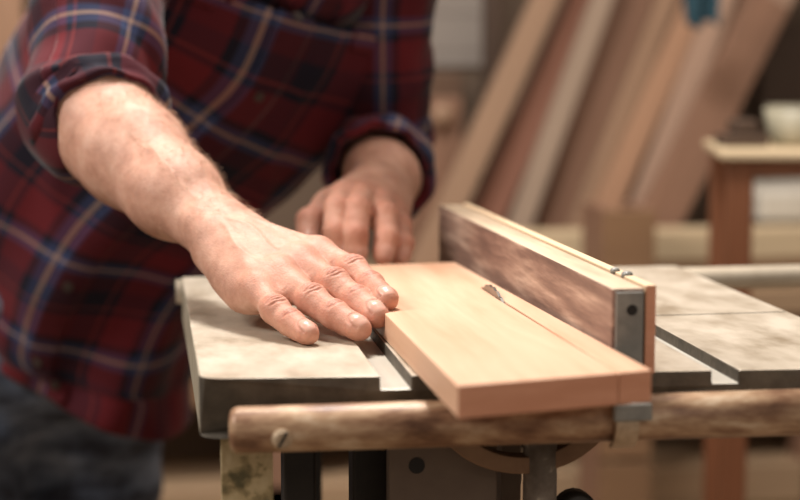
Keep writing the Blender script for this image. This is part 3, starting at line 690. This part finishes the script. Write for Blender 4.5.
def fastmesh(name, V, Q, mat, parent, attrs=None):
    me = bpy.data.meshes.new(name); off = np.array(wloc(parent)); nq = len(Q)
    me.vertices.add(len(V)); me.vertices.foreach_set('co', (V-off).astype(np.float32).ravel())
    me.loops.add(nq*4); me.loops.foreach_set('vertex_index', Q.astype(np.int32).ravel())
    me.polygons.add(nq); me.polygons.foreach_set('loop_start', np.arange(nq, dtype=np.int32)*4)
    me.polygons.foreach_set('use_smooth', np.ones(nq, dtype=bool)); me.update(calc_edges=True); me.validate()
    for k, a in (attrs or {}).items():
        at = me.attributes.new(k, 'FLOAT', 'POINT'); at.data.foreach_set('value', a.astype(np.float32))
    me.materials.append(mat); o = bpy.data.objects.new(name, me); COL.objects.link(o); o.parent = parent
    return o
z3 = np.zeros(len(V3)+len(V7))
fastmesh('body', Va, Qa, M['skin'], man, dict(nail=np.concatenate([n1, n2, z3]), red=np.concatenate([r1, r2, z3]), crease=np.concatenate([c1, c2*0, z3])))

# ---- hair on the head and the forearm
hairm = surf('brown_hair', [(0.3, (0.05, 0.028, 0.016)), (0.7, (0.13, 0.075, 0.04))], 160, rough=0.85, bump=0.8)
g4 = Grid(headc-.14, headc+.14, 0.005); D4 = np.full(g4.n, .05, dtype=np.float32)
S, Dd = g4.chain([(HP(0, .040, -.035), HP(0, .052, .012), .086, .078), (HP(0, -.025, -.050), HP(0, .02, -.04), .064, .08)], .02, margin=.03); D4[S] = Dd
Vh, Qh = surface_nets(g4, D4)
Nh = vnormals(Vh, Qh); sg = 1 if np.mean(np.einsum('ij,ij->i', Nh, Vh-Vh.mean(0))) > 0 else -1
Vh = Vh+Nh*sg*np.array([.004*noise.noise(Vector(p)*Vector((60, 60, 60)).x)+.003*noise.noise(Vector(p)*140) for p in Vh])[:, None]
fastmesh('hair', Vh, Qh if sg > 0 else Qh[:, ::-1], hairm, man)
for s_ in (-1, 1):
    MB().tube([HP(s_*.020, .022, .088), HP(s_*.036, .029, .084), HP(s_*.052, .024, .072)], [.004, .0045, .003], 8).build('eyebrow', hairm, man, smooth=True)
fdA = unit(El-Wr); tpar = (V1-Wr)@fdA/np.linalg.norm(El-Wr)
cand = np.where((tpar > 0.02) & (tpar < 1.02) & (N1@np.array([0.25, .25, .3]) > -0.05))[0]
pick = np.random.choice(cand, 2000, replace=False)
hv = []; hf = []
for i in pick:
    p = V1[i]; nn = N1[i]; t = unit(-fdA+0.55*np.random.randn(3)); t = unit(t-nn*float(t@nn)*0.85+nn*0.42); Lh = random.uniform(.006, .013)
    r = 0.00010; s = unit(np.cross(t, nn)); u = np.cross(s, t)
    q0 = p-nn*.0004; q1 = p+t*Lh*.5; q2 = p+t*Lh-nn*0.001
    b0 = len(hv)
    for q, rr_ in ((q0, r*1.2), (q1, r), (q2, r*.3)):
        for a_ in (0, 2.094, 4.189): hv.append(q+(s*math.cos(a_)+u*math.sin(a_))*rr_)
    for lv in (0, 3):
        for a_ in range(3): hf.append((b0+lv+a_, b0+lv+(a_+1) % 3, b0+lv+3+(a_+1) % 3, b0+lv+3+a_))
hairlight = surf('fair_arm_hair', [(0.3, (0.40, 0.24, 0.15)), (0.7, (0.56, 0.37, 0.25))], 80, rough=0.5)
ah = fastmesh('arm_hair', np.array(hv), np.array(hf), hairlight, man); ah['kind'] = 'stuff'

# ------------------------------------------------------------------ clothes
PER = 0.112
def plaid(name, light=1.0):
    m, nt, b = newmat(name); L = nt.links.new
    uv = N(nt, 'ShaderNodeUVMap', uv_map='UVMap'); sx = N(nt, 'ShaderNodeSeparateXYZ'); L(uv.outputs[0], sx.inputs[0])
    blk = (0.012, 0.010, 0.020); red = (0.135, 0.014, 0.020); drd = (0.06, 0.010, 0.016); blu = (0.04, 0.055, 0.13); cre = (0.40, 0.27, 0.22); pk = (0.16, 0.03, 0.03)
    st = [(0.0, cre), (0.016, blu), (0.085, blk), (0.15, red), (0.42, red), (0.45, blk), (0.50, blk), (0.515, pk), (0.54, blk), (0.70, blk), (0.73, drd), (0.88, drd), (0.92, blu), (0.984, cre)]
    st = [(p, tuple(x*light for x in c)) for p, c in st]
    cols = []
    for ax in ('X', 'Y'):
        dv = N(nt, 'ShaderNodeMath', operation='DIVIDE'); dv.inputs[1].default_value = PER; L(sx.outputs[ax], dv.inputs[0])
        fr = N(nt, 'ShaderNodeMath', operation='FRACT'); L(dv.outputs[0], fr.inputs[0]); r = ramp(nt, st, 'CONSTANT'); L(fr.outputs[0], r.inputs[0]); cols.append(r)
    mx = N(nt, 'ShaderNodeMix', data_type='RGBA'); mx.inputs[0].default_value = 0.5; L(cols[0].outputs[0], mx.inputs[6]); L(cols[1].outputs[0], mx.inputs[7])
    L(mx.outputs[2], b.inputs['Base Color']); b.inputs['Roughness'].default_value = 0.85; b.inputs['Specular IOR Level'].default_value = 0.2
    b.inputs['Sheen Weight'].default_value = 0.12; b.inputs['Sheen Roughness'].default_value = 0.4
    wv = N(nt, 'ShaderNodeTexNoise', Scale=900.0, Detail=2.0); tc = N(nt, 'ShaderNodeTexCoord'); L(tc.outputs['Object'], wv.inputs['Vector'])
    bu = N(nt, 'ShaderNodeBump', Strength=0.25, Distance=0.0006); L(wv.outputs['Fac'], bu.inputs['Height']); L(bu.outputs[0], b.inputs['Normal'])
    return m
M['plaid'] = plaid('plaid_flannel', 1.0)
def cr_curve(P, t):
    """Catmull-Rom through rows P (n x k) at t in [0,1]"""
    P = np.asarray(P, float); n_ = len(P)-1; x = min(max(t*n_, 0), n_-1e-6); i = int(x); f_ = x-i
    p0, p1, p2, p3 = P[max(i-1, 0)], P[i], P[i+1], P[min(i+2, n_)]
    return 0.5*((2*p1)+(-p0+p2)*f_+(2*p0-5*p1+4*p2-p3)*f_*f_+(-p0+3*p1-3*p2+p3)*f_**3)
def loft(ctr, lat, a, bb, nu, nv, fold, uoff=0.0, voff=0.0, expo=2.0, usc=None):
    """tube around the spine ctr; lat = lateral vectors; a,bb half sizes; returns V, Q, UV"""
    V = []; UV = []; L = 0; prev = None
    am = float(np.mean(a))+float(np.mean(bb)); per = usc or math.pi*am
    for j in range(nv+1):
        t = j/nv; c = cr_curve(ctr, t); c2 = cr_curve(ctr, min(t+.01, 1)); c0 = cr_curve(ctr, max(t-.01, 0)); tg = unit(c2-c0)
        la = cr_curve(lat, t); la = unit(la-tg*float(la@tg)); fr = np.cross(la, tg)          # front
        A = cr_curve(np.array(a)[:, None], t)[0]; B = cr_curve(np.array(bb)[:, None], t)[0]
        if prev is not None: L += np.linalg.norm(c-prev)
        prev = c
        for i in range(nu+1):
            th = 2*math.pi*i/nu; cs, sn = math.cos(th), math.sin(th)
            x = math.copysign(abs(cs)**(2/expo), cs); y = math.copysign(abs(sn)**(2/expo), sn)
            d = unit(la*x/A+fr*y/B); p = c+la*x*A+fr*y*B; p = p+d*fold(th, t, p)
            V.append(p); UV.append((uoff+th/(2*math.pi)*per, voff+L))
    Q = [(j*(nu+1)+i, j*(nu+1)+i+1, (j+1)*(nu+1)+i+1, (j+1)*(nu+1)+i) for j in range(nv) for i in range(nu)]
    return np.array(V), Q, UV
def nz(p, s, o=0): return noise.noise(Vector((p[0]*s+o, p[1]*s+o*1.7, p[2]*s-o)))
def rid(p, s, o=0): return 1-abs(nz(p, s, o))*2.2
# torso; lateral vector points to the man's left (right in the picture), front = towards the camera
camv = unit(CAM-chC)
latH = unit(aty(165, 432, .90)-aty(-35, 283, .94)); latC = unit(latU+0.15*np.array([0, 0, -1]))
bot = aty(84, 352, .93)
ctr = [bot, hemC, midC, chC, shC, shC+(neck0-shC)*.72, neck0+np.array([0, -.005, .012])]
lats = [latH, latH, unit(latH+latC), latC, latU, latU, latU]
A_ = [.128, .136, .158, .188, .178, .098, .072]; B_ = [.130, .135, .135, .135, .110, .082, .068]
def tfold(th, t, p):
    d = 0.010*nz(p, 7, 3)+0.006*nz(p, 16, 8)
    d += 0.010*max(0, rid(p*np.array([1, 1, .45]), 9, 5)-.45)*(1-.3*t)
    s = math.sin(th)
    d += 0.006*math.sin(th*7+1.5*math.sin(t*6)+5*t)*(1-t)**1.2*(0.4+abs(s)) # hem flutes
    return d
nu, nv = 220, 150
Vt, Qt, UVt = loft(ctr, lats, A_, B_, nu, nv, tfold, uoff=0.012, voff=0.030, expo=2.25)
for j in range(60):                                # the tail hangs lower on the man's left and in front
    w_ = (1-j/60)**1.6
    for i in range(nu+1):
        th = 2*math.pi*i/nu; q = Vt[j*(nu+1)+i]
        Vt[j*(nu+1)+i] = q+np.array([-0.010*w_*math.cos(th), 0, -w_*(0.018+0.066*math.cos(th))])
sh = part('shirt', Vt, Qt, M['plaid'], man, smooth=True, uv=UVt)
so = sh.modifiers.new('cloth', 'SOLIDIFY'); so.thickness = 0.0018; so.offset = 0
# placket, collar, pocket, buttons lie on the torso front (th = 3/2 pi or 1/2 pi, whichever faces the camera)
row = nu+1
mid_i = [nu//4, 3*nu//4][int(np.linalg.norm(Vt[75*row+3*nu//4]-CAM) < np.linalg.norm(Vt[75*row+nu//4]-CAM))]
def tsurf(i, j): return Vt[j*row+i]
def tnorm(i, j):
    a_ = tsurf(i+1, j)-tsurf(i-1, j); b_ = tsurf(i, min(j+1, nv))-tsurf(i, j-1); n_ = unit(np.cross(a_, b_)); return n_ if n_@(CAM-tsurf(i, j)) > 0 else -n_
def patch(name, i0, i1, j0, j1, lift, mat, parent, uv=True, shape=None):
    V = []; U = []; ni = abs(i1-i0); nj = j1-j0; Q = []
    for j in range(j0, j1+1):
        for i in range(i0, i1+1):
            V.append(tsurf(i, j)+tnorm(i, j)*lift); U.append(UVt[j*row+i])
    for j in range(nj):
        for i in range(ni):
            if shape and not shape(i/ni, j/nj): continue
            Q.append((j*(ni+1)+i, j*(ni+1)+i+1, (j+1)*(ni+1)+i+1, (j+1)*(ni+1)+i))
    o = part(name, V, Q, mat, parent, smooth=True, uv=U); s = o.modifiers.new('th', 'SOLIDIFY'); s.thickness = .002; s.offset = 0; return o
patch('placket', mid_i-3, mid_i+3, 1, 128, .003, M['plaid'], sh)
btn = surf('dark_button', [(0.3, (.03, .02, .02)), (.7, (.06, .045, .04))], 30, rough=.3)
for j in range(8, 128, 17):
    c = tsurf(mid_i, j); n_ = tnorm(mid_i, j); MB().tube([c+n_*.004, c+n_*.0065], .0055, 14).build('button', btn, sh)
for sgn in (-1, 1):
    ic = mid_i+sgn*26
    patch('pocket', min(ic-12, ic+12), max(ic-12, ic+12), 86, 103, .0035, M['plaid'], sh)
    patch('pocket_flap', ic-13, ic+13, 98, 107, .0065, M['plaid'], sh, shape=lambda u_, v_: v_ > 0.55-0.9*(0.5-abs(u_-.5)))
# collar: standing band with two points
cv = []; cq = []; cu = []
for k in range(41):
    th = 2*math.pi*k/40; j0 = nv
    i = int(round(k/40*nu)); p = tsurf(min(i, nu), nv); q = tsurf(min(i, nu), nv-9); o_ = unit(p-cr_curve(ctr, 1.0))
    frontness = max(0, math.cos(th-2*math.pi*mid_i/nu))
    up3 = unit(cr_curve(ctr, 1)-cr_curve(ctr, .93))
    cv += [p, p+up3*.028*(1-.4*frontness)+o_*.004, p+o_*.016-up3*(.012+.05*frontness**6)]
    cu += [(th*.07, 0), (th*.07, .03), (th*.07, .07)]
for k in range(40):
    if abs(math.cos((k+.5)/40*2*math.pi-2*math.pi*mid_i/nu)-1) < .02: continue
    for l in range(2): cq.append((k*3+l, (k+1)*3+l, (k+1)*3+l+1, k*3+l+1))
co = part('collar', cv, cq, M['plaid'], sh, smooth=True, uv=cu); s = co.modifiers.new('th', 'SOLIDIFY'); s.thickness = .003
# sleeves
def sleeve(S_, E_, W_, cuff_t, rs, seed, uo, vo):
    end = lerp(E_, W_, cuff_t)
    c = [lerp(S_, shC, .45)+(S_-E_)*.05, S_+(S_-E_)*.05, lerp(S_, E_, .4), lerp(S_, E_, .8), E_+unit(E_-(S_+W_)/2)*.006, end]
    la = unit(np.cross(E_-S_, W_-E_)+1e-6)
    def fold(th, t, p):
        d = .006*nz(p, 11, seed)+.004*nz(p, 24, seed+4)
        w_ = max(0, min(1, (t-.25)*2.2))
        ph = t*26+1.6*math.sin(th+seed)+2.2*nz(p, 9, seed)
        d += .0125*w_*(max(0, math.sin(ph))**1.5-.3)*(0.55+.45*math.cos(th-seed))
        return d
    V, Q, U = loft(c, [la]*6, rs, rs, 96, 110, fold, uo, vo)
    o = part('sleeve', V, Q, M['plaid'], sh, smooth=True, uv=U); s = o.modifiers.new('th', 'SOLIDIFY'); s.thickness = .0018; s.offset = 0
    # rolled cuff: doubled thick band
    ax = unit(end-lerp(S_, E_, .85)) if cuff_t < .3 else unit(W_-E_)
    ax = unit(unit(end-E_)+unit(E_-S_)*.55) if cuff_t < .3 else unit(W_-E_)
    a1 = unit(np.cross(ax, np.array([0, 0, 1]))); a2 = np.cross(ax, a1); Vc = []; Uc = []; Qc = []; nr = 96; prof_ = []
    R_ = rs[-1]
    wdt = .034
    for k in range(21):
        t = k/20*2*math.pi; prof_.append((-math.cos(t)*wdt/2*(1 if abs(math.cos(t)) < .9 else 1.0), math.sin(t)*.0062))
    for i in range(nr+1):
        th = 2*math.pi*i/nr; dr_ = a1*math.cos(th)+a2*math.sin(th)
        for k, (s_, r_) in enumerate(prof_):
            p = end+ax*(s_-.010+.004*math.sin(th*2+seed)); wob = .0030*nz(p+dr_*R_, 26, seed+9)+.0016*math.sin(th*9+s_*160)+(.0035*math.sin((s_/wdt)*9+th*2) if r_ > 0 else 0)
            Vc.append(p+dr_*(R_+.003+r_+wob)); Uc.append((uo+th*R_, vo+.02+k*.006))
    for i in range(nr):
        for k in range(20): Qc.append((i*21+k, (i+1)*21+k, (i+1)*21+k+1, i*21+k+1))
    part('cuff', Vc, Qc, M['plaid'], sh, smooth=True, uv=Uc)
sleeve(RS, El, Wr, .10, [.072, .074, .066, .060, .056, .052], 1.3, .04, .02)
sleeve(LS, ElL, WrL, .58, [.068, .070, .062, .055, .053, .048], 3.9, .015, .055)
# jeans from the legs' own fields
jm = surf('faded_denim', [(0.36, (0.03, 0.035, 0.055)), (0.50, (0.09, 0.115, 0.17)), (0.66, (0.20, 0.24, 0.32))], 14, (1, 1, 2.2), 0.85, bump=.3, detail=4)
g5 = Grid((-0.75, 0.55, 0.03), (0.25, 1.35, 0.95), 0.0075); D5 = np.full(g5.n, .05, dtype=np.float32)
S, Dd = g5.chain([(pelvis+latH*(-.06), pelvis+latH*.06, .128, .128), (pelvis, lerp(pelvis, midC, .3), .130, .130)], .03, margin=.06); D5[S] = Dd
for h_, k_, a_ in ((hR, kR, aR), (hL, kL, aL)):
    S, Dd = g5.chain([(h_, k_, .108, .078), (k_, a_+np.array([0, 0, -.01]), .078, .064)], .03, margin=.06); D5[S] = smin(D5[S], Dd, .04)
Vj, Qj = surface_nets(g5, D5); Nj = vnormals(Vj, Qj)
if np.mean(np.einsum('ij,ij->i', Nj, Vj-Vj.mean(0))) < 0: Qj = Qj[:, ::-1]; Nj = -Nj
Vj = Vj+Nj*np.array([.008*nz(p*np.array([1, 1, 1.8]), 11, 2)+.004*math.sin(p[2]*70+6*nz(p, 6, 1)) for p in Vj])[:, None]
fastmesh('jeans', Vj, Qj, jm, man)
shoem = surf('brown_boot_leather', [(0.3, (0.05, 0.03, 0.018)), (0.7, (0.09, 0.055, 0.035))], 20, rough=.5)
for a_, t_ in ((aR, toeR), (aL, toeL)):
    g6 = Grid(np.minimum(a_, t_)-np.array([.09, .09, .05]), np.maximum(a_, t_)+np.array([.09, .09, .06]), .006); g6.lo[2] = max(g6.lo[2], -0.01)
    D6 = np.full(g6.n, .05, dtype=np.float32); S, Dd = g6.chain([(a_+np.array([0, .01, .03]), a_+np.array([0, .01, -.045]), .052, .048), (a_+np.array([0, 0, -.05]), t_, .045, .036)], .02, margin=.03); D6[S] = Dd
    Zg = g6.ax[2][None, None, :]; D6 = np.maximum(D6, .004-Zg)
    V6, Q6 = surface_nets(g6, D6); fastmesh('boot', V6, Q6, shoem, man)
